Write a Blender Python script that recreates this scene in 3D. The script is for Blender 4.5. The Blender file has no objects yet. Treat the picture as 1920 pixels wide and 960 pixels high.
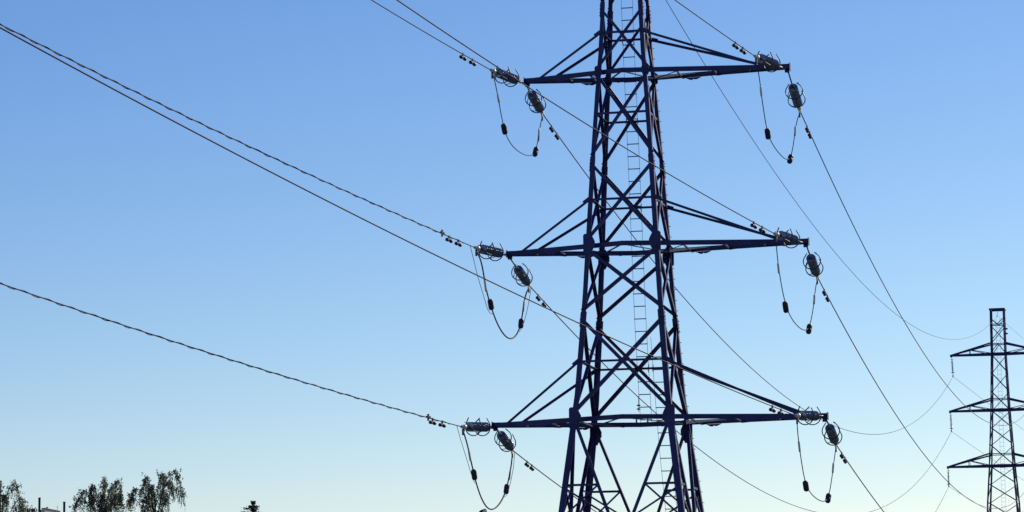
# High-voltage lattice pylon with six strained conductors, a second pylon far behind, tree tops and a roof.
import bpy, math, random
from mathutils import Vector, Matrix
V = Vector
SC = bpy.context.scene
COL = SC.collection
random.seed(7)

# ------------------------------------------------------------------ survey of the place (metres, x right, y away, z up)
SUN_AZ, SUN_EL, SUN_STRENGTH = 38., 29., 5.0
SKY_STRENGTH, SKY_AIR, SKY_DUST, SKY_OZONE = .10, 1., .1, 1.5
SKY_CURVE = ((.452, 1.557), (.525, 1.368), (1.13, .97))      # scale and contrast of the red, green and blue of the sky
EXPOSURE = 0.
JUMPERS = {
 'UL': dict(cable=[(-0.642, 99.004, 22.128), (-0.614, 99.086, 22.238), (-0.553, 99.278, 22.052), (-0.501, 99.442, 21.785), (-0.448, 99.606, 21.536), (-0.396, 99.77, 21.287), (-0.344, 99.935, 20.942), (-0.292, 100.099, 20.691), (-0.228, 100.296, 20.464), (-0.185, 100.427, 20.29), (-0.076, 100.756, 20.067), (0.127, 101.358, 19.919), (0.362, 102.042, 19.887), (0.648, 102.863, 19.916), (0.814, 103.328, 20.026), (0.874, 103.492, 20.22), (0.907, 103.579, 20.43), (0.976, 103.765, 20.638), (1.002, 103.831, 20.923), (1.03, 103.902, 21.17), (1.083, 104.039, 21.547)],
   weights=[((-0.265, 100.181, 20.631), (-0.194, 100.4, 20.295)), ((0.915, 103.601, 20.404), (0.839, 103.399, 20.058))],
   sleeves=[((-0.448, 99.606, 21.536), (-0.396, 99.77, 21.268)), ((1.02, 103.875, 21.145), (0.988, 103.798, 20.663))],
   ),
 'UR': dict(cable=[(8.362, 96.936, 22.075), (8.379, 97.007, 21.705), (8.419, 97.148, 21.385), (8.441, 97.218, 21.262), (8.47, 97.324, 20.962), (8.539, 97.543, 20.711), (8.589, 97.712, 20.358), (8.678, 97.994, 20.006), (8.734, 98.171, 19.817), (8.815, 98.417, 19.659), (9.019, 99.017, 19.497), (9.25, 99.687, 19.385), (9.481, 100.35, 19.332), (9.621, 100.745, 19.326), (9.749, 101.097, 19.444), (9.829, 101.309, 19.623), (9.884, 101.45, 19.828), (10.011, 101.767, 20.4), (10.045, 101.838, 20.757), (10.099, 101.972, 21.012), (10.199, 102.226, 21.348)],
   weights=[((8.701, 98.065, 19.982), (8.767, 98.276, 19.652)), ((9.816, 101.274, 19.626), (9.721, 101.027, 19.318))],
   sleeves=[((8.441, 97.218, 21.271), (8.477, 97.345, 20.948)), ((10.04, 101.824, 20.754), (10.006, 101.753, 20.397))],
   ),
 'ML': dict(cable=[(-1.142, 99.628, 16.15), (-1.082, 99.824, 15.965), (-1.031, 99.992, 15.692), (-0.963, 100.217, 15.259), (-0.92, 100.363, 14.814), (-0.842, 100.609, 14.641), (-0.754, 100.89, 14.397), (-0.656, 101.204, 14.034), (-0.533, 101.591, 13.753), (-0.324, 102.237, 13.451), (-0.167, 102.714, 13.382), (-0.026, 103.134, 13.41), (0.116, 103.555, 13.553), (0.243, 103.92, 13.833), (0.303, 104.088, 14.121), (0.343, 104.201, 14.393), (0.376, 104.29, 14.568), (0.426, 104.425, 14.97), (0.48, 104.571, 15.403), (0.548, 104.762, 15.593)],
   weights=[((-0.78, 100.806, 14.573), (-0.72, 101.002, 14.224)), ((0.318, 104.128, 14.288), (0.282, 104.032, 13.93))],
   sleeves=[((-0.963, 100.217, 15.259), (-0.904, 100.413, 14.783)), ((0.426, 104.425, 14.97), (0.376, 104.29, 14.548))],
   fibre=[[(-1.383, 99.207, 16.137), (-1.33, 99.207, 15.86), (-1.227, 99.375, 15.312), (-1.072, 99.88, 14.844), (-0.951, 100.273, 14.506), (-0.864, 100.553, 14.17), (-0.802, 100.75, 14.073), (-0.685, 101.114, 14.089)], [(0.759, 104.986, 15.456), (0.61, 104.958, 14.997), (0.459, 104.537, 14.385), (0.379, 104.313, 14.032), (0.242, 103.92, 13.795)]],
   ),
 'MR': dict(cable=[(8.777, 96.6, 16.005), (8.797, 96.672, 15.8), (8.849, 96.854, 15.431), (8.89, 96.999, 15.055), (8.967, 97.253, 14.712), (9.056, 97.543, 14.335), (9.193, 97.978, 13.848), (9.335, 98.413, 13.611), (9.604, 99.211, 13.432), (9.878, 100.009, 13.305), (10.157, 100.807, 13.294), (10.29, 101.17, 13.475), (10.346, 101.315, 13.697), (10.428, 101.533, 13.891), (10.486, 101.678, 14.171), (10.558, 101.859, 14.475), (10.592, 101.932, 14.785), (10.639, 102.041, 15.12), (10.723, 102.258, 15.394)],
   weights=[((9.155, 97.855, 14.021), (9.226, 98.087, 13.68)), ((10.332, 101.279, 13.646), (10.247, 101.061, 13.314))],
   sleeves=[((8.871, 96.933, 15.208), (8.912, 97.078, 14.868)), ((10.584, 101.91, 14.782), (10.549, 101.838, 14.416))],
   ),
 'LL': dict(cable=[(-1.709, 99.51, 9.974), (-1.686, 99.584, 9.798), (-1.594, 99.867, 9.566), (-1.542, 100.03, 9.341), (-1.475, 100.24, 8.937), (-1.415, 100.424, 8.713), (-1.364, 100.582, 8.486), (-1.279, 100.845, 8.091), (-1.175, 101.16, 7.789), (-1.053, 101.528, 7.535), (-0.929, 101.896, 7.371), (-0.82, 102.211, 7.341), (-0.684, 102.605, 7.409), (-0.564, 102.946, 7.52), (-0.451, 103.262, 7.743), (-0.376, 103.472, 7.849), (-0.262, 103.787, 8.177), (-0.203, 103.945, 8.469), (-0.115, 104.181, 8.91), (-0.054, 104.344, 9.206), (-0.024, 104.418, 9.534)],
   weights=[((-1.388, 100.508, 8.664), (-1.339, 100.661, 8.308)), ((-0.242, 103.84, 8.359), (-0.291, 103.708, 8.012))],
   sleeves=[((-1.534, 100.057, 9.252), (-1.475, 100.24, 8.919)), ((-0.119, 104.171, 8.909), (-0.176, 104.018, 8.521))],
   fibre=[[(-1.915, 99.321, 9.96), (-1.774, 99.321, 9.47), (-1.598, 99.867, 8.984), (-1.503, 100.162, 8.622), (-1.418, 100.424, 8.33), (-1.34, 100.661, 8.199)], [(0.146, 104.418, 9.447), (0.009, 104.418, 9.002), (-0.089, 104.26, 8.65), (-0.168, 104.05, 8.24), (-0.245, 103.84, 7.964), (-0.339, 103.577, 7.892)]],
   coil=(-1.126, 101.318, 7.23),
   ),
 'LR': dict(cable=[(9.319, 96.53, 9.995), (9.35, 96.643, 9.758), (9.392, 96.793, 9.417), (9.447, 96.981, 9.079), (9.568, 97.394, 8.401), (9.649, 97.657, 8.099), (9.73, 97.919, 7.832), (9.877, 98.37, 7.617), (10.153, 99.196, 7.479), (10.487, 100.173, 7.408), (10.695, 100.774, 7.414), (10.804, 101.074, 7.586), (10.861, 101.224, 7.778), (10.962, 101.487, 8.143), (11.056, 101.728, 8.528), (11.099, 101.825, 8.867), (11.159, 101.975, 9.137), (11.22, 102.126, 9.445)],
   weights=[((9.696, 97.807, 7.985), (9.764, 98.032, 7.67)), ((10.842, 101.172, 7.757), (10.761, 100.961, 7.452))],
   sleeves=[((9.426, 96.905, 9.25), (9.475, 97.078, 8.892)), ((11.091, 101.803, 8.866), (11.045, 101.698, 8.507))],
   ),
}
SPANS = {
 'UL': dict(T=(0.524, 101.391, 22.286), E=(-0.676, 98.895, 22.273), ab=(0.06621,0.001553), O=(1.164, 104.258, 21.746), B=(45.762, 303.835, 32.16), sag=8.59, dn=[2.12, 1.4], do=[1.49, 2.44]),
 'UR': dict(T=(9.572, 99.302, 22.265), E=(8.198, 96.443, 22.155), ab=(0.06524,0.000408), O=(10.278, 102.437, 21.427), B=(55.012, 301.4, 32.16), sag=8.03, dn=[1.75, 1.08], do=[1.99, 2.76]),
 'ML': dict(T=(-0.149, 101.547, 16.223), E=(-1.273, 99.207, 16.154), ab=(0.06180,0.000758), O=(0.626, 104.986, 15.583), B=(45.436, 303.921, 26.447), sag=8.47, dn=[2.44, 1.93, 1.25], do=[1.44, 2.46]),
 'MR': dict(T=(10.047, 99.192, 16.179), E=(8.732, 96.455, 16.127), ab=(0.06035,0.001131), O=(10.751, 102.331, 15.442), B=(55.338, 301.314, 26.447), sag=8.17, dn=[1.91, 1.14], do=[1.92, 2.89]),
 'LL': dict(T=(-0.645, 101.661, 10.201), E=(-1.77, 99.321, 10.031), ab=(0.04635,0.000780), O=(-0.024, 104.418, 9.591), B=(45.005, 304.034, 20.763), sag=8.04, dn=[2.44, 2.13, 1.43], do=[1.74, 2.27, 3.08]),
 'LR': dict(T=(10.55, 99.076, 10.262), E=(9.308, 96.492, 10.063), ab=(0.05944,0.000764), O=(11.249, 102.201, 9.526), B=(55.769, 301.201, 20.763), sag=7.94, dn=[2.17, 1.39], do=[1.65, 2.66]),
}

# ------------------------------------------------------------------ materials
def mat(name, base, rough=.5, metal=0., noise=None, spec=.5, bump=0., vary=.25, scale=6.):
    m = bpy.data.materials.new(name); m.use_nodes = True
    nt = m.node_tree; b = nt.nodes['Principled BSDF']
    b.inputs['Roughness'].default_value = rough; b.inputs['Metallic'].default_value = metal
    b.inputs['Specular IOR Level'].default_value = spec
    tc = nt.nodes.new('ShaderNodeTexCoord'); nz = nt.nodes.new('ShaderNodeTexNoise')
    nz.inputs['Scale'].default_value = scale; nz.inputs['Detail'].default_value = 6
    nt.links.new(tc.outputs['Object'], nz.inputs['Vector'])
    rp = nt.nodes.new('ShaderNodeValToRGB')
    rp.color_ramp.elements[0].position = .35; rp.color_ramp.elements[1].position = .68
    c2 = noise or tuple(c * (1 - vary) for c in base)
    rp.color_ramp.elements[0].color = (*c2, 1); rp.color_ramp.elements[1].color = (*base, 1)
    nt.links.new(nz.outputs['Fac'], rp.inputs['Fac']); nt.links.new(rp.outputs['Color'], b.inputs['Base Color'])
    if bump:
        bp = nt.nodes.new('ShaderNodeBump'); bp.inputs['Strength'].default_value = bump; bp.inputs['Distance'].default_value = .02
        nt.links.new(nz.outputs['Fac'], bp.inputs['Height']); nt.links.new(bp.outputs['Normal'], b.inputs['Normal'])
    return m

STEEL = mat('painted_steel', (.024, .028, .15), .48, noise=(.008, .009, .08), spec=.35, scale=1.6)
SUNLIT = mat('sunlit_tan_steel', (.82, .70, .54), .5, .0, noise=(.7, .58, .42), scale=4.)  # tan base colour that paints sunlight onto steel parts left in shade
FARSTEEL = mat('weathered_steel', (.032, .034, .15), .6, noise=(.02, .022, .10), spec=.2, scale=3.)
ALU = mat('aluminium', (.86, .74, .62), .4, .15, scale=9.)
IRON = mat('forged_iron', (.03, .035, .075), .5, .0, spec=.3, scale=12.)
CABLE = mat('stranded_cable', (.055, .038, .075), .7, 0., noise=(.035, .025, .05), spec=.12, scale=9.)
FIBRE = mat('cable_sheath', (.045, .03, .06), .7, spec=.12, scale=8.)
GLASS = mat('insulator_glass', (.13, .19, .30), .12, 0., noise=(.08, .12, .21), spec=.9, scale=5.)
WEIGHT = mat('cast_weight', (.04, .028, .06), .55, .0, noise=(.028, .02, .045), spec=.3, scale=10.)
LADDER = mat('ladder_steel', (.06, .075, .14), .5, .0, scale=5.)
RAIL = mat('pale_ladder_rail', (.36, .42, .5), .5, .0, scale=5.)
BARK = mat('bark', (.12, .12, .125), .9, noise=(.035, .033, .035), bump=.5, scale=5.)
DARKBARK = mat('dark_bark', (.08, .06, .045), .9, bump=.5, scale=6.)
PLASTER = mat('pale_render', (.74, .64, .48), .85, vary=.12, bump=.1, scale=1.2)
ROOFM = mat('roof_felt', (.07, .07, .085), .8, scale=2.)
PIPE = mat('steel_flue', (.07, .08, .16), .45, .4, scale=3.)
WINDOW = mat('window_glass', (.03, .04, .06), .08, scale=1.)
FRAME = mat('window_frame', (.7, .7, .68), .5, scale=3.)

def leafmat(name, a, b_, trans=.25):
    m = bpy.data.materials.new(name); m.use_nodes = True; nt = m.node_tree; b = nt.nodes['Principled BSDF']
    g = nt.nodes.new('ShaderNodeNewGeometry'); rp = nt.nodes.new('ShaderNodeValToRGB')
    rp.color_ramp.elements[0].color = (*a, 1); rp.color_ramp.elements[1].color = (*b_, 1)
    nt.links.new(g.outputs['Random Per Island'], rp.inputs['Fac']); nt.links.new(rp.outputs['Color'], b.inputs['Base Color'])
    b.inputs['Roughness'].default_value = .6; b.inputs['Specular IOR Level'].default_value = .25
    tr = nt.nodes.new('ShaderNodeBsdfTranslucent'); nt.links.new(rp.outputs['Color'], tr.inputs['Color'])
    mx = nt.nodes.new('ShaderNodeMixShader'); mx.inputs[0].default_value = trans
    nt.links.new(b.outputs[0], mx.inputs[1]); nt.links.new(tr.outputs[0], mx.inputs[2])
    nt.links.new(mx.outputs[0], nt.nodes['Material Output'].inputs['Surface'])
    return m
BIRCH = leafmat('birch_leaves', (.05, .07, .07), (.17, .19, .09), .5)
NEEDLE = leafmat('spruce_needles', (.012, .022, .016), (.025, .04, .026), .1)
BUSH = leafmat('poplar_leaves', (.02, .035, .02), (.045, .065, .03))

# ------------------------------------------------------------------ mesh building
class MB:
    def __init__(s): s.v = []; s.f = []; s.smooth = []
    def add(s, vs, fs, smooth=False):
        o = len(s.v); s.v += [tuple(p) for p in vs]
        s.f += [tuple(i + o for i in f) for f in fs]; s.smooth += [smooth] * len(fs)
    def prism(s, prof, p, q, x, y):          # profile points (u, v) swept from p to q along axes x, y
        n = len(prof)
        vs = [p + x * u + y * w for u, w in prof] + [q + x * u + y * w for u, w in prof]
        fs = [(i, (i + 1) % n, n + (i + 1) % n, n + i) for i in range(n)] + [tuple(range(n))[::-1], tuple(range(n, 2 * n))]
        s.add(vs, fs)
    def bar(s, p, q, w, h, up=V((0, 0, 1))):
        p, q = V(p), V(q); d = (q - p).normalized(); x = d.cross(up)
        if x.length < 1e-4: x = d.cross(V((1, 0, 0)))
        x.normalize(); y = x.cross(d)
        s.prism([(-w / 2, -h / 2), (w / 2, -h / 2), (w / 2, h / 2), (-w / 2, h / 2)], p, q, x, y)
    def angle(s, p, q, w, t, x, y):          # L section: corner on the line p-q, flanges towards x and y
        p, q, x, y = V(p), V(q), V(x), V(y)
        s.prism([(0, 0), (w, 0), (w, t), (t, t), (t, w), (0, w)], p, q, x, y)
    def channel(s, p, q, depth, fl, t, up, back):   # C section: web depth along up, flanges towards back
        p, q, up, back = V(p), V(q), V(up), V(back); h = depth / 2
        s.prism([(-h, 0), (h, 0), (h, fl), (h - t, fl), (h - t, t), (-h + t, t), (-h + t, fl), (-h, fl)], p, q, up, back)
    def box(s, c, size, R=None):
        c = V(c); R = R or Matrix.Identity(3); a, b, d = (k / 2 for k in size)
        vs = [c + R @ V((i * a, j * b, k * d)) for i in (-1, 1) for j in (-1, 1) for k in (-1, 1)]
        s.add(vs, [(0, 1, 3, 2), (4, 6, 7, 5), (0, 4, 5, 1), (2, 3, 7, 6), (0, 2, 6, 4), (1, 5, 7, 3)])
    def tube(s, pts, r, n=8, smooth=True):
        pts = [V(p) for p in pts]; m = len(pts); rs = r if isinstance(r, (list, tuple)) else [r] * m
        ref = None; vs = []
        for i, p in enumerate(pts):
            d = (pts[min(i + 1, m - 1)] - pts[max(i - 1, 0)]).normalized()
            if ref is None:
                ref = d.cross(V((0, 0, 1)))
                if ref.length < 1e-3: ref = d.cross(V((1, 0, 0)))
            ref = (ref - d * ref.dot(d)).normalized(); y = d.cross(ref)
            for k in range(n):
                a = 2 * math.pi * k / n; vs.append(p + (ref * math.cos(a) + y * math.sin(a)) * rs[i])
        fs = [(i * n + k, i * n + (k + 1) % n, (i + 1) * n + (k + 1) % n, (i + 1) * n + k) for i in range(m - 1) for k in range(n)]
        s.add(vs, fs, smooth); s.add(vs[:n], [tuple(range(n))[::-1]]); s.add(vs[-n:], [tuple(range(n))])
    def lathe(s, prof, p, d, n=18):          # profile (distance along d, radius)
        p, d = V(p), V(d).normalized(); x = d.cross(V((0, 0, 1)))
        if x.length < 1e-3: x = V((1, 0, 0))
        x.normalize(); y = d.cross(x); vs = []
        for z, r in prof:
            for k in range(n):
                a = 2 * math.pi * k / n; vs.append(p + d * z + (x * math.cos(a) + y * math.sin(a)) * max(r, 1e-4))
        m = len(prof)
        fs = [(i * n + k, i * n + (k + 1) % n, (i + 1) * n + (k + 1) % n, (i + 1) * n + k) for i in range(m - 1) for k in range(n)]
        s.add(vs, fs, True); s.add(vs[:n], [tuple(range(n))[::-1]]); s.add(vs[-n:], [tuple(range(n))])
    def build(s, name, m, parent=None, loc=None):
        me = bpy.data.meshes.new(name); me.from_pydata(s.v, [], s.f); me.materials.append(m)
        me.polygons.foreach_set('use_smooth', s.smooth); me.update()
        o = bpy.data.objects.new(name, me); COL.objects.link(o)
        if loc is not None: o.location = loc
        if parent: o.parent = parent
        return o

def tag(o, label=None, cat=None, group=None, kind=None):
    for k, v in (('label', label), ('category', cat), ('group', group), ('kind', kind)):
        if v: o[k] = v
    return o
def empty(name, loc, label, cat, group=None, rz=0.):
    o = bpy.data.objects.new(name, None); COL.objects.link(o); o.location = loc; o.rotation_euler = (0, 0, rz)
    return tag(o, label, cat, group)

def spline(pts, per=6):
    P = [V(p) for p in pts]; P = [P[0] * 2 - P[1]] + P + [P[-1] * 2 - P[-2]]; out = []
    for i in range(1, len(P) - 2):
        a, b, c, d = P[i - 1], P[i], P[i + 1], P[i + 2]
        for k in range(per):
            t = k / per
            out.append(.5 * ((2 * b) + (c - a) * t + (2 * a - 5 * b + 4 * c - d) * t * t + (3 * b - a - 3 * c + d) * t ** 3))
    out.append(P[-2]); return out
def smooth(pts, it=2):
    P = [V(p) for p in pts]
    for _ in range(it):
        P = [P[0]] + [(P[i - 1] + P[i] * 2 + P[i + 1]) / 4 for i in range(1, len(P) - 1)] + [P[-1]]
    return P
def lerp(tab, z):
    for (z0, w0), (z1, w1) in zip(tab, tab[1:]):
        if z <= z1 or (z1, w1) == tab[-1]: return w0 + (w1 - w0) * (z - z0) / (z1 - z0)

# ------------------------------------------------------------------ camera
P_, R_ = .142645, -.008896
cam = bpy.data.cameras.new('camera'); cam.sensor_width = 36; cam.lens = 5500 / 1920 * 36
cam.clip_start = .1; cam.clip_end = 20000
fwd = V((0, math.cos(P_), math.sin(P_))); up0 = V((0, -math.sin(P_), math.cos(P_))); rt0 = V((1, 0, 0))
rt = rt0 * math.cos(R_) + up0 * math.sin(R_); up = up0 * math.cos(R_) - rt0 * math.sin(R_)
co = bpy.data.objects.new('camera', cam); COL.objects.link(co)
M = Matrix((rt, up, -fwd)).transposed().to_4x4(); M.translation = V((0, 0, 1.6)); co.matrix_world = M
SC.camera = co

# ------------------------------------------------------------------ light
AZ, EL = math.radians(SUN_AZ), math.radians(SUN_EL)
w = bpy.data.worlds.new('World'); SC.world = w; w.use_nodes = True; nt = w.node_tree
sky = nt.nodes.new('ShaderNodeTexSky'); sky.sky_type = 'NISHITA'; sky.sun_disc = False
sky.sun_elevation = EL; sky.sun_rotation = AZ
sky.air_density, sky.dust_density, sky.ozone_density = SKY_AIR, SKY_DUST, SKY_OZONE
bg = nt.nodes['Background']; bg.inputs['Strength'].default_value = SKY_STRENGTH
# a clear sky with the contrast of the photograph's film curve, channel by channel
sep = nt.nodes.new('ShaderNodeSeparateColor'); comb = nt.nodes.new('ShaderNodeCombineColor')
nt.links.new(sky.outputs[0], sep.inputs[0])
for i, (k, g) in enumerate(SKY_CURVE):
    m1 = nt.nodes.new('ShaderNodeMath'); m1.operation = 'MULTIPLY'; m1.inputs[1].default_value = k
    m2 = nt.nodes.new('ShaderNodeMath'); m2.operation = 'POWER'; m2.inputs[1].default_value = g
    nt.links.new(sep.outputs[i], m1.inputs[0]); nt.links.new(m1.outputs[0], m2.inputs[0]); nt.links.new(m2.outputs[0], comb.inputs[i])
nt.links.new(comb.outputs[0], bg.inputs['Color'])
sl = bpy.data.lights.new('sun', 'SUN'); sl.energy = SUN_STRENGTH; sl.angle = math.radians(.5); sl.color = (1, .86, .68)
so = bpy.data.objects.new('sun', sl); COL.objects.link(so)
so.rotation_euler = V((math.sin(AZ) * math.cos(EL), math.cos(AZ) * math.cos(EL), math.sin(EL))).to_track_quat('Z', 'Y').to_euler()
so.location = (60, 0, 60)
SC.view_settings.view_transform = 'Standard'; SC.view_settings.look = 'None'
SC.view_settings.exposure = EXPOSURE; SC.view_settings.gamma = 1; SC.view_settings.use_curve_mapping = False

# ------------------------------------------------------------------ ground
def ground():
    m = bpy.data.materials.new('meadow'); m.use_nodes = True; nt = m.node_tree; b = nt.nodes['Principled BSDF']
    tc = nt.nodes.new('ShaderNodeTexCoord'); rp = nt.nodes.new('ShaderNodeValToRGB'); mix = nt.nodes.new('ShaderNodeMix'); mix.data_type = 'RGBA'
    n1 = nt.nodes.new('ShaderNodeTexNoise'); n1.inputs['Scale'].default_value = .05; n1.inputs['Detail'].default_value = 8
    n2 = nt.nodes.new('ShaderNodeTexNoise'); n2.inputs['Scale'].default_value = 3; n2.inputs['Detail'].default_value = 8
    for n in (n1, n2): nt.links.new(tc.outputs['Object'], n.inputs['Vector'])
    rp.color_ramp.elements[0].position = .35; rp.color_ramp.elements[1].position = .7
    rp.color_ramp.elements[0].color = (.035, .05, .02, 1); rp.color_ramp.elements[1].color = (.11, .105, .05, 1)
    nt.links.new(n1.outputs['Fac'], rp.inputs['Fac']); nt.links.new(rp.outputs['Color'], mix.inputs[6]); nt.links.new(n2.outputs['Color'], mix.inputs[7])
    mix.blend_type = 'OVERLAY'; mix.inputs[0].default_value = .35
    nt.links.new(mix.outputs[2], b.inputs['Base Color']); b.inputs['Roughness'].default_value = .95
    N, S = 60, 9000; mb = MB(); vs = []
    for i in range(N + 1):
        for j in range(N + 1):
            u, v = i / N * 2 - 1, j / N * 2 - 1
            x, y = S * u * abs(u) ** 1.6, S * v * abs(v) ** 1.6 + 150
            z = .25 * math.sin(x * .07) * math.sin(y * .05) - .25
            vs.append((x, y, z))
    mb.add(vs, [(i * (N + 1) + j, (i + 1) * (N + 1) + j, (i + 1) * (N + 1) + j + 1, i * (N + 1) + j + 1) for i in range(N) for j in range(N)], True)
    tag(mb.build('ground', m), kind='structure')
ground()

# ------------------------------------------------------------------ the big pylon
TH = .22697
PYL = empty('lattice_pylon', (4.0535, 100.5763, 0), 'tall dark blue steel lattice pylon with three crossarms, filling the middle of the view', 'pylon', rz=-TH)
WT = [(0, 6.05), (8.26, 3.996), (11.09, 3.283), (14.52, 2.75), (18.26, 2.31), (19.38, 2.17), (21.56, 1.881), (22.98, 1.658), (24.45, 1.499), (28, 1.22)]
def W(z): return lerp(WT, z)
def cor(sx, sy, z): h = W(z) / 2; return V((sx * h, sy * h, z))
ZA, ZB, ZC, ZD, ZE = 24.78, 22.40, 19.27, 16.283, 13.84
ARMZ = {'upper': 22.401, 'middle': 16.283, 'lowest': 10.291}
BELT = {'upper': 23.8, 'middle': 17.865, 'lowest': 12.234}
PEAK = 27.6
for sx in (-1, 1):
    for sy in (-1, 1):
        mb = MB(); t = .016
        segs = [(-.1, 10.29, .215), (10.29, ZE, .19), (ZE, ZC, .165), (ZC, ZA, .152), (ZA, PEAK, .13)]
        for z0, z1, lw in segs:
            zs = [z0] + [z for z, _ in WT if z0 < z < z1] + [z1]
            for a, b in zip(zs, zs[1:]):
                mb.angle(cor(sx, sy, a), cor(sx, sy, b), lw, t, (-sx, 0, 0), (0, -sy, 0))
        for z, lw in ((ZA, .17), (ZC, .185), (ZE, .215)):         # splice covers below each joint
            mb.angle(cor(sx, sy, z - .42) + V((sx, sy, 0)) * .018, cor(sx, sy, z + .1) + V((sx, sy, 0)) * .018, lw, .015, (-sx, 0, 0), (0, -sy, 0))
            for k in range(4):
                zz = z - .36 + k * .12
                c = cor(sx, sy, zz) + V((sx * .03, -sy * lw * .5, 0)); mb.bar(c, c + V((sx * .02, 0, 0)), .03, .03)
        mb.build('leg', STEEL, PYL)

FACES = [((-1, -1), (1, -1), V((0, -1, 0))), ((-1, 1), (1, 1), V((0, 1, 0))), ((-1, -1), (-1, 1), V((-1, 0, 0))), ((1, -1), (1, 1), V((1, 0, 0)))]
def brace(p, q, w, nrm, off, name='brace', par=None, m=None, flip=1):
    p, q = V(p) - nrm * off, V(q) - nrm * off; d = (q - p).normalized(); x = nrm.cross(d).normalized() * flip
    mb = MB(); mb.angle(p - x * w / 2, q - x * w / 2, w, .010, x, -nrm)
    return mb.build(name, m or STEEL, par or PYL)
for (a, b, nrm) in FACES:
    for z0, z1, w_ in ((PEAK, ZA, .07), (ZA, ZB, .085), (ZB, ZC, .1), (ZC, ZD, .105), (ZD, ZE, .115), (ZE, 10.29, .125)):
        i = .12 if z1 != PEAK else 0
        brace(cor(*a, z0 - i), cor(*b, z1 + .15), w_, nrm, .018)
        brace(cor(*b, z0 - i), cor(*a, z1 + .15), w_, nrm, .031, flip=-1)
    for z in (BELT['upper'], 20.905, BELT['middle'], BELT['lowest'], PEAK - .05):
        brace(cor(*a, z), cor(*b, z), .07, nrm, .046, 'horizontal_strut')
    # below the lowest arms: two long diagonals to the middle of the face, then out to the feet, with sub-bracing
    mid = (cor(*a, 5.9) + cor(*b, 5.9)) / 2
    for c, o in ((a, b), (b, a)):
        top = cor(*c, 10.1) + (cor(*o, 10.1) - cor(*c, 10.1)) * .05
        k = .018 if c is a else .031
        brace(top, mid, .115, nrm, k)
        brace(mid, cor(*c, .35), .115, nrm, k)
        zs = 8.0; u = (top.z - zs) / (top.z - 5.9); J = top + (mid - top) * u
        brace(cor(*c, zs), J, .075, nrm, .05, 'horizontal_strut')
        brace(J, cor(*c, 6.75), .065, nrm, .062)
        u2 = (top.z - 6.9) / (top.z - 5.9); J2 = top + (mid - top) * u2
        brace(cor(*c, zs - .05), J2, .065, nrm, .074)
    brace(cor(*a, 5.9), cor(*b, 5.9), .08, nrm, .088, 'horizontal_strut')
# horizontal bracing inside the body at every crossarm
for z in ARMZ.values():
    f = V((0, -W(z) / 2 + .06, z - .03))
    for sx in (-1, 1):
        mb = MB(); mb.bar(f + V((sx * .02, 0, 0)), cor(sx, 1, z - .03) * .98 + V((0, 0, .02 * z)), .06, .03); mb.build('inner_brace', SUNLIT if sx > 0 else STEEL, PYL)  # right-hand brace coloured tan as if the sun caught it

# gusset plates where the crossarms meet the legs
def gusset(sx, sy, z, w_, h, dz=0):
    mb = MB(); c = cor(sx, sy, z); y = c.y + sy * .012
    x0, x1 = c.x + sx * .08, c.x - sx * w_; zt, zb = z + h * .5 + dz, z - h * .5 + dz
    prof = [(x0, zt - .05), (x0, zb + .06), (c.x - sx * .02, zb), (x1 + sx * w_ * .45, zb), (x1, zb + h * .4), (x1, zb + h * .62), (x1 + sx * w_ * .4, zt), (x0 - sx * .05, zt)]
    vs = [V((px, y, pz)) for px, pz in prof] + [V((px, y + sy * .014, pz)) for px, pz in prof]; n = len(prof)
    fs = [(i, (i + 1) % n, n + (i + 1) % n, n + i) for i in range(n)] + [tuple(range(n)), tuple(range(n, 2 * n))]
    mb.add(vs, fs)
    for i in range(3):
        for j in range(4):
            p = V((x0 + (x1 - x0) * (.15 + .25 * i), y, zb + h * (.2 + .18 * j))); mb.bar(p, p + V((0, sy * .034, 0)), .028, .028)
    mb.build('gusset_plate', STEEL, PYL)
for sx in (-1, 1):
    for sy in (-1, 1):
        gusset(sx, sy, ARMZ['upper'], .2, .42, -.02)
        gusset(sx, sy, ARMZ['middle'], .33, .7, .02 if sy < 0 else -.18)
        gusset(sx, sy, ARMZ['lowest'], .34, .76, -.02 if sy < 0 else -.3)

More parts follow.
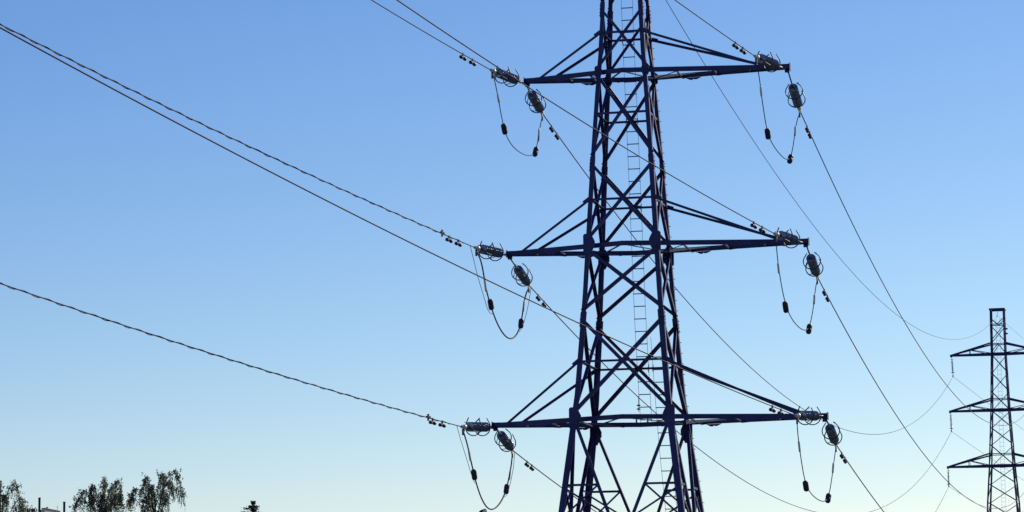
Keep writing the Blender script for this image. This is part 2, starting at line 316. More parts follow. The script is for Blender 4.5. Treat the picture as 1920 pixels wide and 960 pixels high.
# the crossarms
ARMEND = {('upper', -1): 3.62, ('upper', 1): 5.72, ('middle', -1): 4.312, ('middle', 1): 6.226, ('lowest', -1): 4.879, ('lowest', 1): 6.74}
for (lev, s), L in ARMEND.items():
    z = ARMZ[lev]; arm = bpy.data.objects.new('cross_arm', None); COL.objects.link(arm); arm.parent = PYL
    arm.location = (0, 0, 0)
    Z = V((0, 0, 1)); tip = {}; root = {}
    for sy in (-1, 1):
        r = V((-s * .02, sy * (W(z) / 2 + .03), z)); e = V((s * L, sy * .075, z - .03)); root[sy], tip[sy] = r, e
        d = (e - r).normalized(); back = Z.cross(d).normalized()
        if back.y * sy > 0: back = -back
        mb = MB(); mb.channel(r, e, .16, .07, .012, Z, back)
        mb.build('lower_chord', STEEL, arm)
        # inclined tie from the body to the chord near its end
        q0 = cor(s, sy, BELT[lev]) + V((0, sy * .02, 0)); k = 1 - (.52 if sy * s > 0 else .82) / L
        q1 = r + (e - r) * k + V((0, 0, .06))
        dd = (q1 - q0).normalized(); x = V((0, sy, 0)) - dd * dd.y * sy; x.normalize()
        mb = MB(); mb.angle(q0, q1, .085, .010, -x, dd.cross(x) if dd.cross(x).z < 0 else -dd.cross(x))
        mb.bar(q0 - dd * .1, q0 + dd * .22, .014, .12, V((0, 1, 0)).cross(dd))
        mb.build('tie_rod', STEEL, arm)
    for k0, k1 in ((.33, .33), (.55, .55), (.76, .76)):
        mb = MB(); mb.bar(root[-1].lerp(tip[-1], k0) - Z * .05, root[1].lerp(tip[1], k1) - Z * .05, .06, .05); mb.build('lacing_bar', STEEL, arm)
    for k0, k1, dz in ((.12, .33, .0), (.33, .55, .012), (.55, .76, .0)):
        mb = MB(); mb.bar(root[1].lerp(tip[1], k0) - Z * (.088 + dz), root[-1].lerp(tip[-1], k1) - Z * (.088 + dz), .055, .012); mb.build('lacing_bar', STEEL, arm)
    for sy, k in ((1, .40), (-1, .62)):                       # splice plate hanging below the chord
        c = root[sy].lerp(tip[sy], k); d = (tip[sy] - root[sy]).normalized()
        mb = MB(); mb.prism([(-.3, 0), (.3, 0), (.12, -.075), (.03, -.075), (0, -.05), (-.03, -.085), (-.12, -.085)], c - Z * .086 - V((0, .006, 0)), c - Z * .086 + V((0, .006, 0)), d, Z)
        mb.build('splice_plate', STEEL, arm)
    if s > 0:                                               # added wedge in the rear chord beside the leg, sunlight painted as tan
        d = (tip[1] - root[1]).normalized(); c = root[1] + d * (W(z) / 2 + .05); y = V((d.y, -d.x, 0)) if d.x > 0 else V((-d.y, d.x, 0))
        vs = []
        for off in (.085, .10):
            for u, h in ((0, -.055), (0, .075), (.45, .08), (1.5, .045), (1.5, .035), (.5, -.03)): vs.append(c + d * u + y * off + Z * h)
        mb = MB(); n = 6; mb.add(vs, [(i, (i + 1) % n, n + (i + 1) % n, n + i) for i in range(n)] + [tuple(range(n)), tuple(range(n, 2 * n))]); mb.build('sunlit_wedge', SUNLIT, arm)
    mb = MB(); mb.box((s * (L - .14), 0, z - .02), (.32, .136, .175)); mb.box((s * (L + .022), 0, z - .03), (.022, .3, .25))
    mb.box((s * (L - .08), 0, z - .165), (.16, .03, .12))
    mb.build('end_plate', STEEL, arm)

# ladders on the rear face
def ladder(z0, z1, offs, half, step, per):
    root = bpy.data.objects.new('ladder', None); COL.objects.link(root); root.parent = PYL
    P = lambda z, dx=0: V((lerp(offs, z) + dx, W(z) / 2 + .11, z))
    n = int((z1 - z0) / step)
    for s in (-1, 1):
        mb = MB(); mb.tube([P(z0 + (z1 - z0) * i / 40, s * half) for i in range(41)], .008, 6); mb.build('rail', RAIL, root)
    for i in range(n):
        z = z0 + .12 + i * step; mb = MB()
        mb.bar(P(z, -half - .015), P(z, half + .015), .022, .032); mb.build('rung', LADDER, root)
    for z in per:
        mb = MB()
        for s in (-1, 1):
            mb.bar(P(z, s * half) + V((0, -.12, .0)), P(z, s * half) + V((0, .03, 0)), .03, .12)
            mb.bar(P(z, s * half) + V((0, 0, -.12)), P(z, s * half) + V((0, 0, .16)), .03, .03)
        mb.build('bracket', LADDER, root)
ladder(10.35, 27.4, [(10, .19), (13.9, .08), (19.9, -.01), (25, -.1), (28, -.12)], .2, .44, (23.8, 20.9, 17.86, 12.23))
ladder(2.4, 13.35, [(2, 1.25), (7.4, .94), (9.6, .80), (13.4, .63)], .2, .44, (12.23, 5.9))
mb = MB()
for z in (10.82, 10.95):
    mb.lathe([(0, .02), (.01, .07), (.045, .07), (.055, .02)], (-.07, W(10.9) / 2 + .1, z), (0, 0, 1), 12)
mb.tube([(-.07, W(10.9) / 2 + .1, 10.75), (-.07, W(10.9) / 2 + .1, 11.3)], .012, 6)
mb.build('warning_disc', IRON, PYL)
mb = MB()
for i in range(2): mb.bar((-.16 + .4 * i, W(10.5) / 2 + .08, 10.3), (-.16 + .4 * i, W(10.5) / 2 + .08, 10.62), .05, .05)
mb.bar((-.2, W(10.5) / 2 + .08, 10.62), (.28, W(10.5) / 2 + .08, 10.62), .05, .05); mb.build('ladder_stand', STEEL, PYL)
# step bolts on the rear right leg
for k in range(60):
    z = 2 + k * .37
    if z > 24: break
    c = cor(1, 1, z); mb = MB(); mb.tube([c + V((-.03, 0, 0)), c + V((.055, 0, 0))], .011, 6); mb.build('step_bolt', STEEL, PYL)
mb = MB()
for sx in (-1, 1):
    for sy in (-1, 1): mb.box(cor(sx, sy, 0) + V((0, 0, -.1)), (.8, .8, .7))
mb.build('concrete_footing', mat('concrete', (.35, .34, .32), .9, scale=3.), PYL)

# ------------------------------------------------------------------ insulator strings, conductors, jumpers, dampers
NAME = {'U': 'upper', 'M': 'middle', 'L': 'lowest'}
def circle(n, a0, a1, r, c, x, y): return [c + x * r * math.cos(a0 + (a1 - a0) * i / n) + y * r * math.sin(a0 + (a1 - a0) * i / n) for i in range(n + 1)]

DISC = None
def tension_string(A, B, label, group, towards):
    """A = arm attachment, B = line clamp; the discs sit in the middle."""
    global DISC
    A, B = V(A), V(B); d = (B - A); L = d.length; d.normalize()
    root = empty('insulator_string', A, label, 'insulator', group)
    side = d.cross(V((0, 0, 1))).normalized(); upv = side.cross(d)
    nd, pitch = 10, .142; z1 = L - .56; z0 = z1 - nd * pitch
    P = lambda k: d * k
    mb = MB(); mb.tube([P(-.04), P(z0 - .12)], .026, 8); mb.tube([P(z0 - .2), P(z0 + .02)], .04, 8)
    mb.bar(P(.02), P(.2), .07, .05); mb.bar(P(z0 - .4), P(z0 - .16), .03, .11); mb.build('link', IRON, root)
    if DISC is None:
        mb = MB(); mb.lathe([(0, .03), (.012, .05), (.03, .055), (.05, .06), (.058, .12), (.075, .162), (.092, .168), (.1, .158), (.094, .14), (.104, .125), (.09, .10), (.104, .085), (.09, .06), (.11, .03), (.142, .022)], (0, 0, 0), (0, 0, 1), 20)
        DISC = mb.build('disc', GLASS, root); o = DISC; first = True
    else: first = False
    q = d.to_track_quat('Z', 'Y')
    for i in range(nd):
        if not (first and i == 0): o = DISC.copy(); COL.objects.link(o); o.parent = root
        o.rotation_euler = q.to_euler(); o.location = P(z0 + i * pitch)
    # arcing horns: an open ring near each end of the discs with straight tails
    for k, a0, a1, tail in (((z0 + .36), math.radians(-215), math.radians(55), 1), ((z1 - .36), math.radians(-205), math.radians(30), 0)):
        c = P(k); mb = MB(); r = .30
        x, y = (side, upv) if towards else (side, upv)
        ring = circle(26, a0, a1, r, c, x, y)
        t0 = (ring[0] - ring[1]).normalized(); t1 = (ring[-1] - ring[-2]).normalized()
        pts = [ring[0] + t0 * .14] + ring + [ring[-1] + t1 * (.2 if not tail else .12)]
        mb.tube(pts, .019, 6)
        foot = P(z0 - .08) if tail else P(z1 + .1)
        for aa in (-2.4, -.75):
            s_ = c + (x * math.cos(aa) + y * math.sin(aa)) * r; mb.tube([foot, foot.lerp(s_, .55) + (x * math.cos(aa) + y * math.sin(aa)) * .06, s_], .013, 6)
        mb.tube([ring[-1] + t1 * .02, ring[-1] + t1 * .02 - d * (.16 if tail else -.16)], .013, 6)
        mb.build('arcing_horn', IRON, root)
    # dead-end clamp
    mb = MB(); mb.tube([P(z1 + .02), P(L - .3)], .032, 8); mb.build('clevis', IRON, root)
    mb = MB(); mb.lathe([(0, .03), (.02, .07), (.12, .075), (.14, .055), (.30, .055), (.33, .03)], P(L - .32), d, 14)
    mb.bar(P(L - .2), P(L - .2) + V((0, 0, -.16)), .05, .07, d); mb.build('dead_end_clamp', ALU, root)
    return root

def damper(p, d, label, group):
    d = V(d).normalized(); root = empty('vibration_damper', p, label, 'damper', group)
    dn = V((0, 0, -1)); mb = MB(); mb.bar(V((0, 0, .035)), dn * .13, .045, .06, d); mb.build('clamp', IRON, root)
    mb = MB(); mb.tube([dn * .13 - d * .16, dn * .125, dn * .13 + d * .16], .01, 6); mb.build('messenger', IRON, root)
    for s in (-1, 1):
        mb = MB(); mb.lathe([(0, .03), (.015, .056), (.10, .062), (.12, .035)], dn * .13 + d * s * .07, d * s, 10); mb.build('weight', WEIGHT, root)

for key, S in SPANS.items():
    lev, side = NAME[key[0]], 'left' if key[1] == 'L' else 'right'
    T, E, O, B = V(S['T']), V(S['E']), V(S['O']), V(S['B'])
    arm = f"{side} tip of the {lev} crossarm" 
    tension_string(T, E, f'insulator string reaching towards the viewer from the {arm}', 'insulator strings strained off the big pylon', True)
    tension_string(T, O, f'insulator string sloping away behind the {arm}', 'insulator strings strained off the big pylon', False)
    # near span
    dr = V((E.x - T.x, E.y - T.y, 0)).normalized() if False else V((-math.sin(.448), -math.cos(.448), 0))
    a, b = S['ab']; b = max(b, .0008)
    near = lambda t: E + dr * t + V((0, 0, a * t + b * t * t))
    mb = MB(); mb.tube([near(-.25 + .8 * i) for i in range(170)], .0175, 8)
    span_n = {'UL': 'thin bare wire rising off the left tip of the upper crossarm to the top edge', 'UR': 'short wire rising from the right tip of the upper crossarm to the top edge',
              'ML': 'wire from the left tip of the middle crossarm, wrapped in a spiralling cable', 'MR': 'wire crossing the pylon from the middle right tip up to the top edge',
              'LL': 'lowest wire at left, wrapped in a spiralling cable, from the lowest left tip', 'LR': 'smooth wire crossing the pylon from the lowest right tip to the left edge'}[key]
    tag(mb.build('conductor', CABLE), span_n, 'power line', 'conductors towards the viewer')
    if key in ('ML', 'LL'):
        pts = []; n = 1500
        for i in range(n):
            t = .9 + 60 * i / n; ph = 2 * math.pi * t / 1.1
            pts.append(near(t) + (V((math.cos(.448), -math.sin(.448), 0)) * math.cos(ph) + V((0, 0, 1)) * (math.sin(ph) - .25)) * .027)
        mb = MB(); mb.tube(pts, .0105, 6)
        f = tag(mb.build('fibre_cable', FIBRE), f'thin dark cable spiralling around the wire of the {lev} left crossarm', 'cable', 'spiral cables')
        mb = MB(); c = near(S['dn'][0]); mb.bar(c + V((0, 0, -.1)), c + V((0, 0, .13)), .05, .05, dr); mb.bar(c - dr * .12 + V((0, 0, .03)), c + dr * .12 + V((0, 0, .03)), .07, .06); mb.build('fixing_clamp', IRON, f)
    dn = S['dn'][1:] if len(S['dn']) > 2 else S['dn']
    for k, t in enumerate(sorted(dn)):
        d = near(t + .1) - near(t)
        damper(near(t), d, f"vibration damper on the viewer-side wire of the {lev} {side} arm, {'nearer to' if k == 0 else 'farther from'} the insulators", 'vibration dampers')
    # far span
    H = V((B.x - O.x, B.y - O.y, 0)); LH = H.length; H.normalize()
    far = lambda t: O.lerp(B, t / LH) - V((0, 0, 4 * S['sag'] * (t / LH) * (1 - t / LH)))
    mb = MB(); mb.tube([far(LH * i / 120 - (.25 if i == 0 else 0)) for i in range(121)], .02, 8)
    tag(mb.build('conductor', CABLE), f'sagging wire from the {arm} to the distant pylon', 'power line', 'conductors to the distant pylon')
    do = S['do'][1:] if len(S['do']) > 2 else S['do']
    for k, t in enumerate(sorted(do)):
        d = far(t + .1) - far(t)
        damper(far(t), d, f"vibration damper on the receding wire of the {lev} {side} arm, {'nearer to' if k == 0 else 'farther from'} the insulators", 'vibration dampers')
    # jumper loop under the arm
    J = JUMPERS[key]; c0 = V(J['cable'][0])
    jr = empty('jumper_loop', c0, f'U-shaped jumper wire with two dark weights hanging under the {arm}', 'jumper', 'jumper loops')
    start = E + dr * -.12 + V((0, 0, -.12)); end = O - V((0, 0, .1)) - H * .12
    pts = spline(smooth([start] + J['cable'][1:-1] + [end], 2), 5)
    mb = MB(); mb.tube([p - c0 for p in pts], .026 if key in ('ML', 'LL') else .0165, 8); mb.build('jumper_cable', CABLE, jr)
    for A_, B_ in J['weights']:
        A_, B_ = V(A_) - c0, V(B_) - c0; d = B_ - A_; L = d.length; mb = MB()
        mb.lathe([(0, .03), (.02, .075), (.06, .095), (L * .46, .098), (L * .5, .09), (L * .54, .098), (L - .06, .095), (L - .02, .075), (L, .03)], A_, d, 16); mb.build('weight', WEIGHT, jr)
    for A_, B_ in J['sleeves']:
        A_, B_ = V(A_) - c0, V(B_) - c0; d = B_ - A_; L = d.length; mb = MB()
        mb.lathe([(0, .02), (.03, .036), (L - .03, .036), (L, .02)], A_, d, 12); mb.build('sleeve', ALU, jr)
    for A_, d_ in ((start, dr), (end, -H)):
        mb = MB(); mb.bar(A_ - c0 + V((0, 0, .06)), A_ - c0 + V((0, 0, -.16)), .05, .06, V(d_)); mb.build('terminal', IRON, jr)
    for k, line in enumerate(J.get('fibre', [])):
        line = [V(p) for p in line]; line[0] = near(.35) if k == 0 else far(.25)
        mb = MB(); mb.tube([p for p in spline(smooth(line, 1), 5)], .0105, 6)
        tag(mb.build('fibre_cable', FIBRE), f"thin slack cable beside the {'viewer-side' if k == 0 else 'far'} half of the {lev} left jumper loop", 'cable', 'slack cables beside the jumper loops')
    if 'coil' in J:
        c = V(J['coil']) + V((0, 0, -.12)); mb = MB()
        for i in range(5):
            r = .2 + .012 * i; mb.tube(circle(28, 0, 2 * math.pi, r, c + V((.03 * i - .06, 0, 0)), V((.35, .94, 0)), V((.25, 0, .97))), .015, 6)
        co_ = tag(mb.build('cable_coil', FIBRE), 'dark coil of spare cable tied to the lowest left jumper loop', 'cable coil')
        mb = MB(); mb.lathe([(0, .03), (.01, .1), (.1, .11), (.12, .05)], c + V((-.06, 0, .0)), (1, 0, .2), 14); mb.build('splice_box', IRON, co_)

# earth wire from the peak to the distant pylon's peak
EWA, EWB = V((4.0535, 100.5763, 27.656)), V((50.387, 302.617, 38.32))
mb = MB(); mb.tube([EWA.lerp(EWB, i / 120) - V((0, 0, 4 * 7.2527 * (i / 120) * (1 - i / 120))) for i in range(121)], .015, 6)
tag(mb.build('earth_wire', CABLE), 'thin top wire sagging from the big pylon to the distant pylon peak', 'earth wire', 'earth wires')
mb = MB(); dE = V((-math.sin(.448), -math.cos(.448), 0)); mb.tube([EWA + dE * t + V((0, 0, .07 * t + .0008 * t * t)) for t in range(0, 131)], .011, 6)
tag(mb.build('earth_wire', CABLE), 'thin top wire running from the big pylon peak over the viewer', 'earth wire', 'earth wires')
mb = MB(); mb.bar((-.62, 0, PEAK), (.62, 0, PEAK), .1, .09); mb.bar((0, -.62, PEAK + .02), (0, .62, PEAK + .02), .1, .06); mb.build('peak_beam', STEEL, PYL)

# ------------------------------------------------------------------ the distant pylon
T2 = .25743
FAR = empty('lattice_pylon', (50.387, 302.617, 0), 'distant small lattice pylon with hanging insulators near the right edge', 'pylon', rz=-T2)
WF = [(0, 4.75), (19, 3.1), (22.75, 2.55), (28.5, 1.93), (34.34, 1.53), (37.4, 1.5), (39, 1.46)]
def cf(sx, sy, z): h = lerp(WF, z) / 2; return V((sx * h, sy * h, z))
for sx in (-1, 1):
    for sy in (-1, 1):
        mb = MB()
        zs = [0, 19, 22.75, 28.5, 34.34, 37.4, 38.95]
        for a, b in zip(zs, zs[1:]): mb.angle(cf(sx, sy, a), cf(sx, sy, b), .17 if b < 25 else .14, .014, (-sx, 0, 0), (0, -sy, 0))
        mb.build('leg', FARSTEEL, FAR)
lv = [37.35, 35.6, 34.34, 32.44, 30.5, 28.52, 26.74, 24.97, 22.75, 20.9, 19.0, 17.0, 14.8, 12.3, 9.5, 6.2, 2.6, .1]
for (a, b, nrm) in FACES:
    for i, (z0, z1) in enumerate(zip(lv, lv[1:])):
        if i == 0:
            brace(cf(*a, z0), cf(*b, z1), .08, nrm, .016, par=FAR, m=FARSTEEL); brace(cf(*b, z0), cf(*a, z1), .08, nrm, .03, par=FAR, m=FARSTEEL)
        elif i == 1:
            m_ = (cf(*a, 35.38) + cf(*b, 35.38)) / 2
            brace(m_, cf(*a, z1), .08, nrm, .016, par=FAR, m=FARSTEEL); brace(m_, cf(*b, z1), .08, nrm, .03, par=FAR, m=FARSTEEL)
        elif nrm.y < 0 or nrm.x > 0: brace(cf(*a, z0), cf(*b, z1), .115, nrm, .016, par=FAR, m=FARSTEEL)
        else: brace(cf(*b, z0), cf(*a, z1), .075, nrm, .016, par=FAR, m=FARSTEEL)
    m_ = (cf(*a, 37.42) + cf(*b, 37.42)) / 2
    brace(cf(*a, 38.1), m_, .08, nrm, .044, par=FAR, m=FARSTEEL); brace(cf(*b, 38.1), m_, .08, nrm, .058, par=FAR, m=FARSTEEL)
    for z in (37.4, 35.38, 29.65, 23.95): brace(cf(*a, z), cf(*b, z), .085, nrm, .072, 'horizontal_strut', FAR, FARSTEEL)
    mb = MB(); A_, B_ = cf(*a, 38.97), cf(*b, 38.97); mb.bar(A_, B_, .16, .16 + .004 * abs(nrm.x)); mb.build('top_beam', FARSTEEL, FAR)
for z, dz, L in ((34.34, 1.1, 4.94), (28.52, 1.13, 5.22), (22.75, 1.2, 5.62)):
    for s in (-1, 1):
        arm = bpy.data.objects.new('cross_arm', None); COL.objects.link(arm); arm.parent = FAR
        for sy in (-1, 1):
            r = cf(s, sy, z); r.x = 0; e = V((s * L, sy * .07, z)); t = cf(s, sy, z + dz); m1 = r.lerp(e, .62)
            mb = MB(); mb.bar(r, e, .1, .20 + .004 * sy); mb.build('lower_chord', FARSTEEL, arm)
            mb = MB(); mb.bar(t, e + V((-s * .1, 0, .05)), .1, .15 + .004 * sy); mb.build('upper_chord', FARSTEEL, arm)
            u = r.lerp(e, .60); ut = t.lerp(e, (.60 * L - abs(t.x)) / (L - abs(t.x)))
            mb = MB(); mb.bar(V((ut.x, u.y, z)), ut, .06, .06, V((0, 1, 0))); mb.build('post', FARSTEEL, arm)
            mb = MB(); mb.bar(ut, cf(s, sy, z + .06), .07, .07); mb.build('arm_brace', FARSTEEL, arm)
        for k in (.3, .5, .7, .86):
            w_ = (1 - k) * lerp(WF, z) / 2 + .07; mb = MB(); mb.bar((s * L * k, -w_, z - .02), (s * L * k, w_, z - .02), .06, .06); mb.build('lacing_bar', FARSTEEL, arm)
        mb = MB(); mb.box((s * (L - .02), 0, z - .03), (.2, .3, .26)); mb.build('end_plate', FARSTEEL, arm)
root = bpy.data.objects.new('ladder', None); COL.objects.link(root); root.parent = FAR
for s in (-1, 1):
    mb = MB(); mb.bar((s * .2, .15, 3), (s * .2, .15, 38), .02, .02, V((0, 1, 0))); mb.build('rail', LADDER, root)
for i in range(79):
    mb = MB(); mb.bar((-.2, .15, 3.2 + i * .44), (.2, .15, 3.2 + i * .44), .022, .022); mb.build('rung', LADDER, root)
for z in (36.35, 36.85):
    mb = MB(); c = cf(1, -1, z); mb.bar(c, c + V((.32, 0, 0)), .12, .12); mb.lathe([(0, .08), (.02, .11), (.14, .11), (.16, .06)], c + V((.2, 0, -.07)), (0, 0, 1), 10); mb.build('marker_bracket', FARSTEEL, FAR)
mb = MB()
for sx in (-1, 1):
    for sy in (-1, 1): mb.box(cf(sx, sy, 0) + V((0, 0, -.1)), (.7, .7, .7))
mb.build('concrete_footing', bpy.data.materials['concrete'], FAR)
# earth wire hanger at the top
mb = MB(); mb.tube([(0, 0, 38.9), (0, 0, 38.38)], .02, 6); mb.bar((-.06, -.12, 38.32), (-.06, .12, 38.32), .06, .1); mb.build('wire_hanger', IRON, FAR)

ax = V((math.cos(T2), -math.sin(T2), 0)); C2 = V((50.387, 302.617, 0))
DN = V((.36, .93, 0)).normalized()
for key in SPANS:
    lev, side = NAME[key[0]], 'left' if key[1] == 'L' else 'right'; s = -1 if side == 'left' else 1
    z = {'U': 34.34, 'M': 28.52, 'L': 22.75}[key[0]]; L = {'U': 4.86, 'M': 5.15, 'L': 5.57}[key[0]]
    A = C2 + ax * s * L + V((0, 0, z - .1)); B = V(SPANS[key]['B']); d = (B - A).normalized(); n = (B - A).length
    if side == 'left': lab = f"insulator string hanging from the left tip of the distant pylon's {lev} crossarm"
    else: lab = f"insulator string hanging from the right tip of the distant pylon's {lev} crossarm, past the edge"
    root = empty('suspension_insulator', A, lab, 'insulator', 'insulators hanging from the distant pylon')
    mb = MB(); mb.tube([V((0, 0, 0)), d * .4], .03, 6); mb.bar(d * .28 - ax * .16, d * .28 + ax * .16, .03, .04); mb.build('link', IRON, root)
    mb = MB()
    for i in range(10): mb.lathe([(0, .03), (.03, .05), (.05, .125), (.075, .128), (.09, .05), (.13, .03)], d * (.4 + .13 * i), d, 10)
    mb.build('disc_stack', GLASS, root)
    mb = MB(); mb.tube([d * 1.7, B - A], .03, 6); mb.bar(d * 1.68 - ax * .2, d * 1.68 + ax * .2, .03, .04); mb.build('arcing_horn', IRON, root)
    mb = MB(); mb.prism([(-.22, -.05), (.22, -.05), (.08, .2), (-.08, .2)], B - A - ax * .03, B - A + ax * .03, DN, V((0, 0, 1))); mb.build('suspension_clamp', IRON, root)
    mb = MB(); mb.tube([B + DN * t + V((0, 0, -.085 * t + .00016 * t * t)) for t in range(0, 221, 4)], .0165, 6)
    tag(mb.build('conductor', CABLE), f"wire continuing beyond the distant pylon's {lev} {side} arm", 'power line', 'conductors beyond the distant pylon')
mb = MB(); mb.tube([EWB + DN * t + V((0, 0, -.08 * t + .00016 * t * t)) for t in range(0, 221, 4)], .011, 6)
tag(mb.build('earth_wire', CABLE), 'thin top wire continuing beyond the distant pylon', 'earth wire', 'earth wires')

# ------------------------------------------------------------------ tree tops
def leaf(mb, p, size, rng, drop=.0):
    n = V((rng.gauss(0, 1), rng.gauss(0, 1), rng.gauss(0, .6))).normalized(); x = n.orthogonal().normalized()
    a = rng.random() * 6.28; y = n.cross(x); u = (x * math.cos(a) + y * math.sin(a)) * size; v = (y * math.cos(a) - x * math.sin(a)) * size * .65
    o = len(mb.v); mb.v += [tuple(p - u), tuple(p + v - u * .2), tuple(p + u), tuple(p - v - u * .2)]; mb.f.append((o, o + 1, o + 2, o + 3)); mb.smooth.append(False)

def birch(base, top, peaks, label, seed, spread=2.2, dens=1.):
    """peaks: (x, z) of the highest arching limbs as surveyed; more limbs fill the crown below."""
    rng = random.Random(seed); bx, by = base; root = empty('birch_tree', (bx, by, -.1), label, 'tree', 'birch trees')
    tk, cr, tw = MB(), MB(), MB(); o = V((bx, by, -.1))
    tp = [V((bx + .12 * math.sin(z * .5 + seed), by + .1 * math.cos(z * .4), z)) - o for z in [-.2 + (top - .3) * i / 14 for i in range(15)]]
    tk.tube(tp, [.2 * (1 - i / 15) + .02 for i in range(15)], 10)
    limbs = []
    for px, pz in peaks:
        y = by + rng.uniform(-.9, .9); limbs.append((V((px, y, pz)) - o, max(3., pz - rng.uniform(1.8, 3.2)), 1))
    for i in range(int(26 * dens)):
        z = 3.2 + (top - 5.) * rng.random(); a = rng.random() * 6.28; f = (1 - z / (top + 1.5)) ** .6; r = spread * f * rng.uniform(.6, 1.15)
        limbs.append((V((bx + r * math.cos(a), by + r * math.sin(a), z + rng.uniform(.3, 1.3))) - o, z, 0))
    for e, z0, hi in limbs:
        k = min(range(15), key=lambda i: abs(tp[i].z - z0)); s = tp[k]
        mid = s.lerp(e, .55) + V((0, 0, .35 + .25 * rng.random())); tipd = V((e.x - s.x, e.y - s.y, 0))
        tipd = tipd.normalized() if tipd.length > .05 else V((1, 0, 0)); end = e + tipd * .2 + V((0, 0, -.14)); end2 = e + tipd * .3 + V((0, 0, -.5))
        path = spline([s, mid, e, end, end2], 5); n = len(path)
        tk.tube(path, [.03 * (1 - i / n) ** 1.3 + .006 for i in range(n)], 6)
        for i in range(3, n):                       # hanging twigs along the limb
            for _ in range(2 if hi else 1):
                if rng.random() > (.8 if hi else .6) * dens: continue
                p = path[i] + V((rng.gauss(0, .07), rng.gauss(0, .12), 0)); ln = rng.uniform(.3, 1.25) * (.75 if i > n - 6 else 1)
                sway = V((rng.gauss(0, .16), rng.gauss(0, .16), 0)) + tipd * .10; m = int(ln / .055); pts = []
                for j in range(m + 1):
                    t = j / max(m, 1); q = p + sway * ln * t + V((0, 0, -ln * t + .06 * math.sin(3.1 * t))); pts.append(q)
                    if rng.random() < .62:
                        for _ in range(rng.choice((1, 1, 2))):
                            leaf(cr, q + V((rng.gauss(0, .045), rng.gauss(0, .05), rng.gauss(0, .04))), rng.uniform(.035, .065), rng)
                tw.tube(pts[::3] + [pts[-1]] if len(pts) > 3 else pts, .006, 3)
        for i in range(int(38 if hi else 22)):       # clumps of leaves about the limb
            p = path[rng.randrange(4, n)]
            c = p + V((rng.gauss(0, .13), rng.gauss(0, .2), rng.gauss(-.06, .12)))
            for _ in range(5): leaf(cr, c + V((rng.gauss(0, .045), rng.gauss(0, .05), rng.gauss(0, .06))), rng.uniform(.035, .07), rng)
    tk.build('trunk', BARK, root); tw.build('twigs', DARKBARK, root); cr.build('crown', BIRCH, root)

birch((-32.4, 185), 13.4, [(-33.24, 14.3), (-32.35, 14.05), (-31.55, 13.98), (-31.0, 13.0), (-32.05, 13.2), (-32.8, 12.6), (-31.3, 12.6), (-33.6, 13.6)], 'birch top cut by the left edge, leaning over a smaller round treetop', 3)
birch((-25.2, 180), 13.4, [(-26.28, 13.15), (-25.25, 13.92), (-25.75, 13.45), (-24.3, 13.66), (-24.8, 13.3), (-26.5, 12.65), (-24.2, 12.9), (-25.3, 12.9), (-25.9, 12.9), (-24.7, 12.7)], 'broad weeping birch top, middle one of the three birches', 11)
birch((-21.9, 180), 13.5, [(-22.6, 13.98), (-21.7, 14.2), (-20.9, 14.32), (-20.62, 13.25), (-21.12, 13.6), (-23.1, 13.2), (-22.1, 13.4), (-23.4, 12.75), (-21.6, 13.0), (-22.4, 12.8)], 'tallest weeping birch with arching drooping tips, rightmost of the three birches', 23)

def spruce(base, top, label, seed):
    rng = random.Random(seed); bx, by = base; root = empty('spruce_tree', (bx, by, -.1), label, 'tree')
    tk, cr = MB(), MB(); tk.tube([V((0, 0, z)) for z in (0, 4, 8, top - .4, top)], [.2, .15, .1, .03, .012], 8)
    z = top - .1
    while z > 1.2:
        d = top - z; R = min(.03 + 1.0 * d ** .95, 3.2); nb = 5 if d < 2 else 7
        for k in range(nb):
            a = 6.28 * k / nb + rng.random(); r = R * rng.uniform(.45, 1.15); up_ = .6 if d < .3 else (.12 if d < 1.6 else -.1)
            e = V((math.cos(a) * r, math.sin(a) * r, z + r * up_ + rng.uniform(-.05, .1))); s = V((0, 0, z))
            pts = [s, s.lerp(e, .5) + V((0, 0, -.05 * r)), e]; tk.tube(pts, [.015, .01, .005], 4)
            for i in range(int((40 + 110 * r) * (1 if d < 5 else .5))):
                t = rng.random() ** .8; p = s.lerp(e, t) + V((rng.gauss(0, .05 + .05 * r), rng.gauss(0, .05 + .05 * r), rng.gauss(-.03, .035 + .015 * r)))
                leaf(cr, p, rng.uniform(.035, .06), rng)
        z -= .2 + .06 * min(d, 3)
    for i in range(60): leaf(cr, V((rng.gauss(0, .025), rng.gauss(0, .03), top + .08 - rng.random() * .42)), .035, rng)
    tk.build('trunk', DARKBARK, root); cr.build('crown', NEEDLE, root)
spruce((-17.75, 200), 13.66, 'small pointed dark spruce tip at the bottom edge, right of the birches', 5)

def roundtree(base, top, R, label, seed):
    rng = random.Random(seed); bx, by = base; root = empty('round_tree', (bx, by, -.1), label, 'tree'); tk, cr = MB(), MB()
    tk.tube([V((0, 0, z)) for z in (0, 3, 6, top - 1)], [.2, .16, .12, .03], 8)
    for k in range(46):
        z = 4 + (top - 4.5) * (k / 45); f = math.sin(math.pi * min(.96, (z - 2.6) / (top - 2.2))) ** .6; a = rng.random() * 6.28; r = R * f * rng.uniform(.3, 1)
        c = V((r * math.cos(a), r * math.sin(a), z)); tk.tube([V((0, 0, max(2.5, z - 1.2))), c], [.04, .01], 5)
        for i in range(130):
            v = V((rng.gauss(0, 1), rng.gauss(0, 1), rng.gauss(0, 1))); leaf(cr, c + v * .2, rng.uniform(.04, .075), rng)
    for dx, dz in ((-.12, -.12), (.28, -.16), (.05, -.3)):
        for i in range(90): leaf(cr, V((dx + rng.gauss(0, .1), rng.gauss(0, .2), top + dz + rng.gauss(0, .08))), .06, rng)
    tk.build('trunk', DARKBARK, root); cr.build('crown', BUSH, root)
roundtree((-31.72, 192), 12.92, 1.5, 'small round dark treetop between the left-edge birch and the pale rooftop', 9)

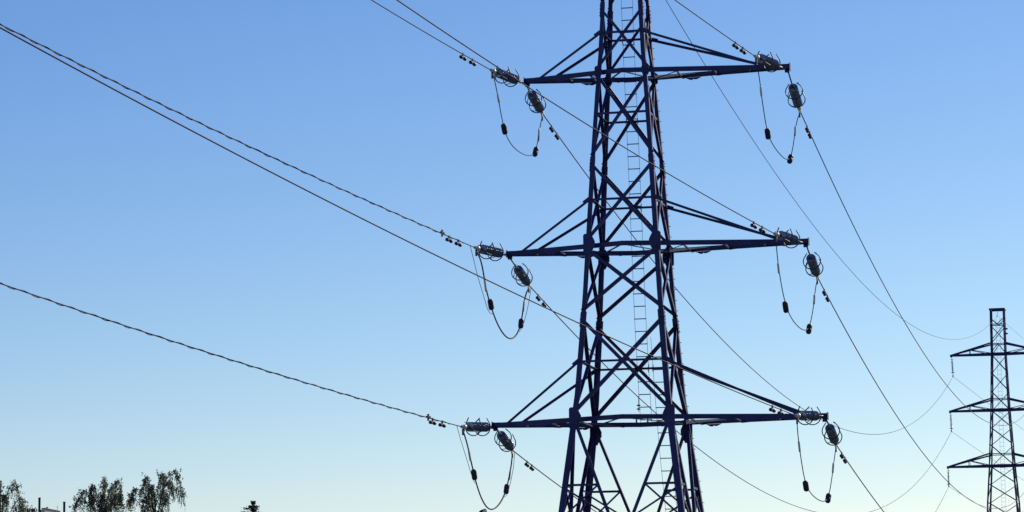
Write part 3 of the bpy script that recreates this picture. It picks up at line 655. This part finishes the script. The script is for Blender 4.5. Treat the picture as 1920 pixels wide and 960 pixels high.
# ------------------------------------------------------------------ apartment block behind the trees
def block():
    bx, by = -63.6, 400
    root = empty('apartment_block', (bx, by, 0), 'pale apartment block rooftop with two dark flue pipes behind the trees', 'building', rz=-.06)
    H = 23.4; w_, d_ = 17., 12.
    mb = MB(); mb.box((0, d_ / 2, H / 2), (w_, d_, H)); mb.build('wall', PLASTER, root)
    mb = MB(); mb.box((0, d_ / 2, H + .16), (w_ + .5, d_ + .5, .3)); mb.build('roof', ROOFM, root)
    # roof house with sloping cap
    ex, ey = V((math.cos(1.15), math.sin(1.15), 0)), V((-math.sin(1.15), math.cos(1.15), 0)); c = V((.22, 2.4, H + .3))
    mb = MB(); mb.prism([(-1.75, 0), (1.75, 0), (1.75, 1.02), (-1.75, 1.26)], c, c + ey * .45, ex, V((0, 0, 1)))
    rh = mb.build('roof_house', PLASTER, root)
    mb = MB(); mb.prism([(-1.82, 1.267), (1.82, 1.017), (1.82, 1.08), (-1.82, 1.335)], c - ey * .08, c + ey * .53, ex, V((0, 0, 1))); mb.build('cap', ROOFM, rh)
    mb = MB(); mb.prism([(-2.4, 0), (-1.12, 0), (-1.12, 1.2)], V((0, 1.6, H + .31)), V((0, 3.6, H + .31)), V((1, 0, 0)), V((0, 0, 1))); mb.build('lean_to_roof', ROOFM, root)
    for x, z0, z1 in ((-1.27, H + .3, 26.46), (2.16, H + .3, 25.85)):
        mb = MB(); mb.lathe([(0, .16), (z1 - z0 - .12, .16), (z1 - z0 - .12, .19), (z1 - z0, .19)], (x, 1., z0), (0, 0, 1), 14); mb.build('flue_pipe', PIPE, root)
    mb = MB(); mb.tube([(1.02, 1.9, H + 1.), (1.02, 1.9, 25.4)], .03, 6); mb.bar((.8, 1.9, 25.2), (1.24, 1.9, 25.2), .02, .02); mb.bar((.86, 1.9, 25.05), (1.18, 1.9, 25.05), .02, .02); mb.build('antenna', ALU, root)
    mb = MB(); mb.lathe([(0, .07), (.3, .07), (.3, .15), (.38, .16), (.46, .03)], (-.42, 2., H + 1.4), (0, 0, 1), 12); mb.build('vent_cap', PIPE, root)
    for fl in range(8):
        for i in range(6):
            x = -7 + i * 2.8; z = 1.9 + fl * 2.8
            mb = MB()
            for cx, cz, sx, sz in ((-.68, 0, .08, 1.5), (.68, 0, .08, 1.5), (0, .71, 1.28, .08), (0, -.71, 1.28, .08), (0, 0, .06, 1.34)): mb.box((x + cx, -.02, z + cz), (sx, .08, sz))
            f = mb.build('window', FRAME, root); mb = MB(); mb.box((x, -.012, z), (1.3, .02, 1.36)); mb.build('pane', WINDOW, f)
block()
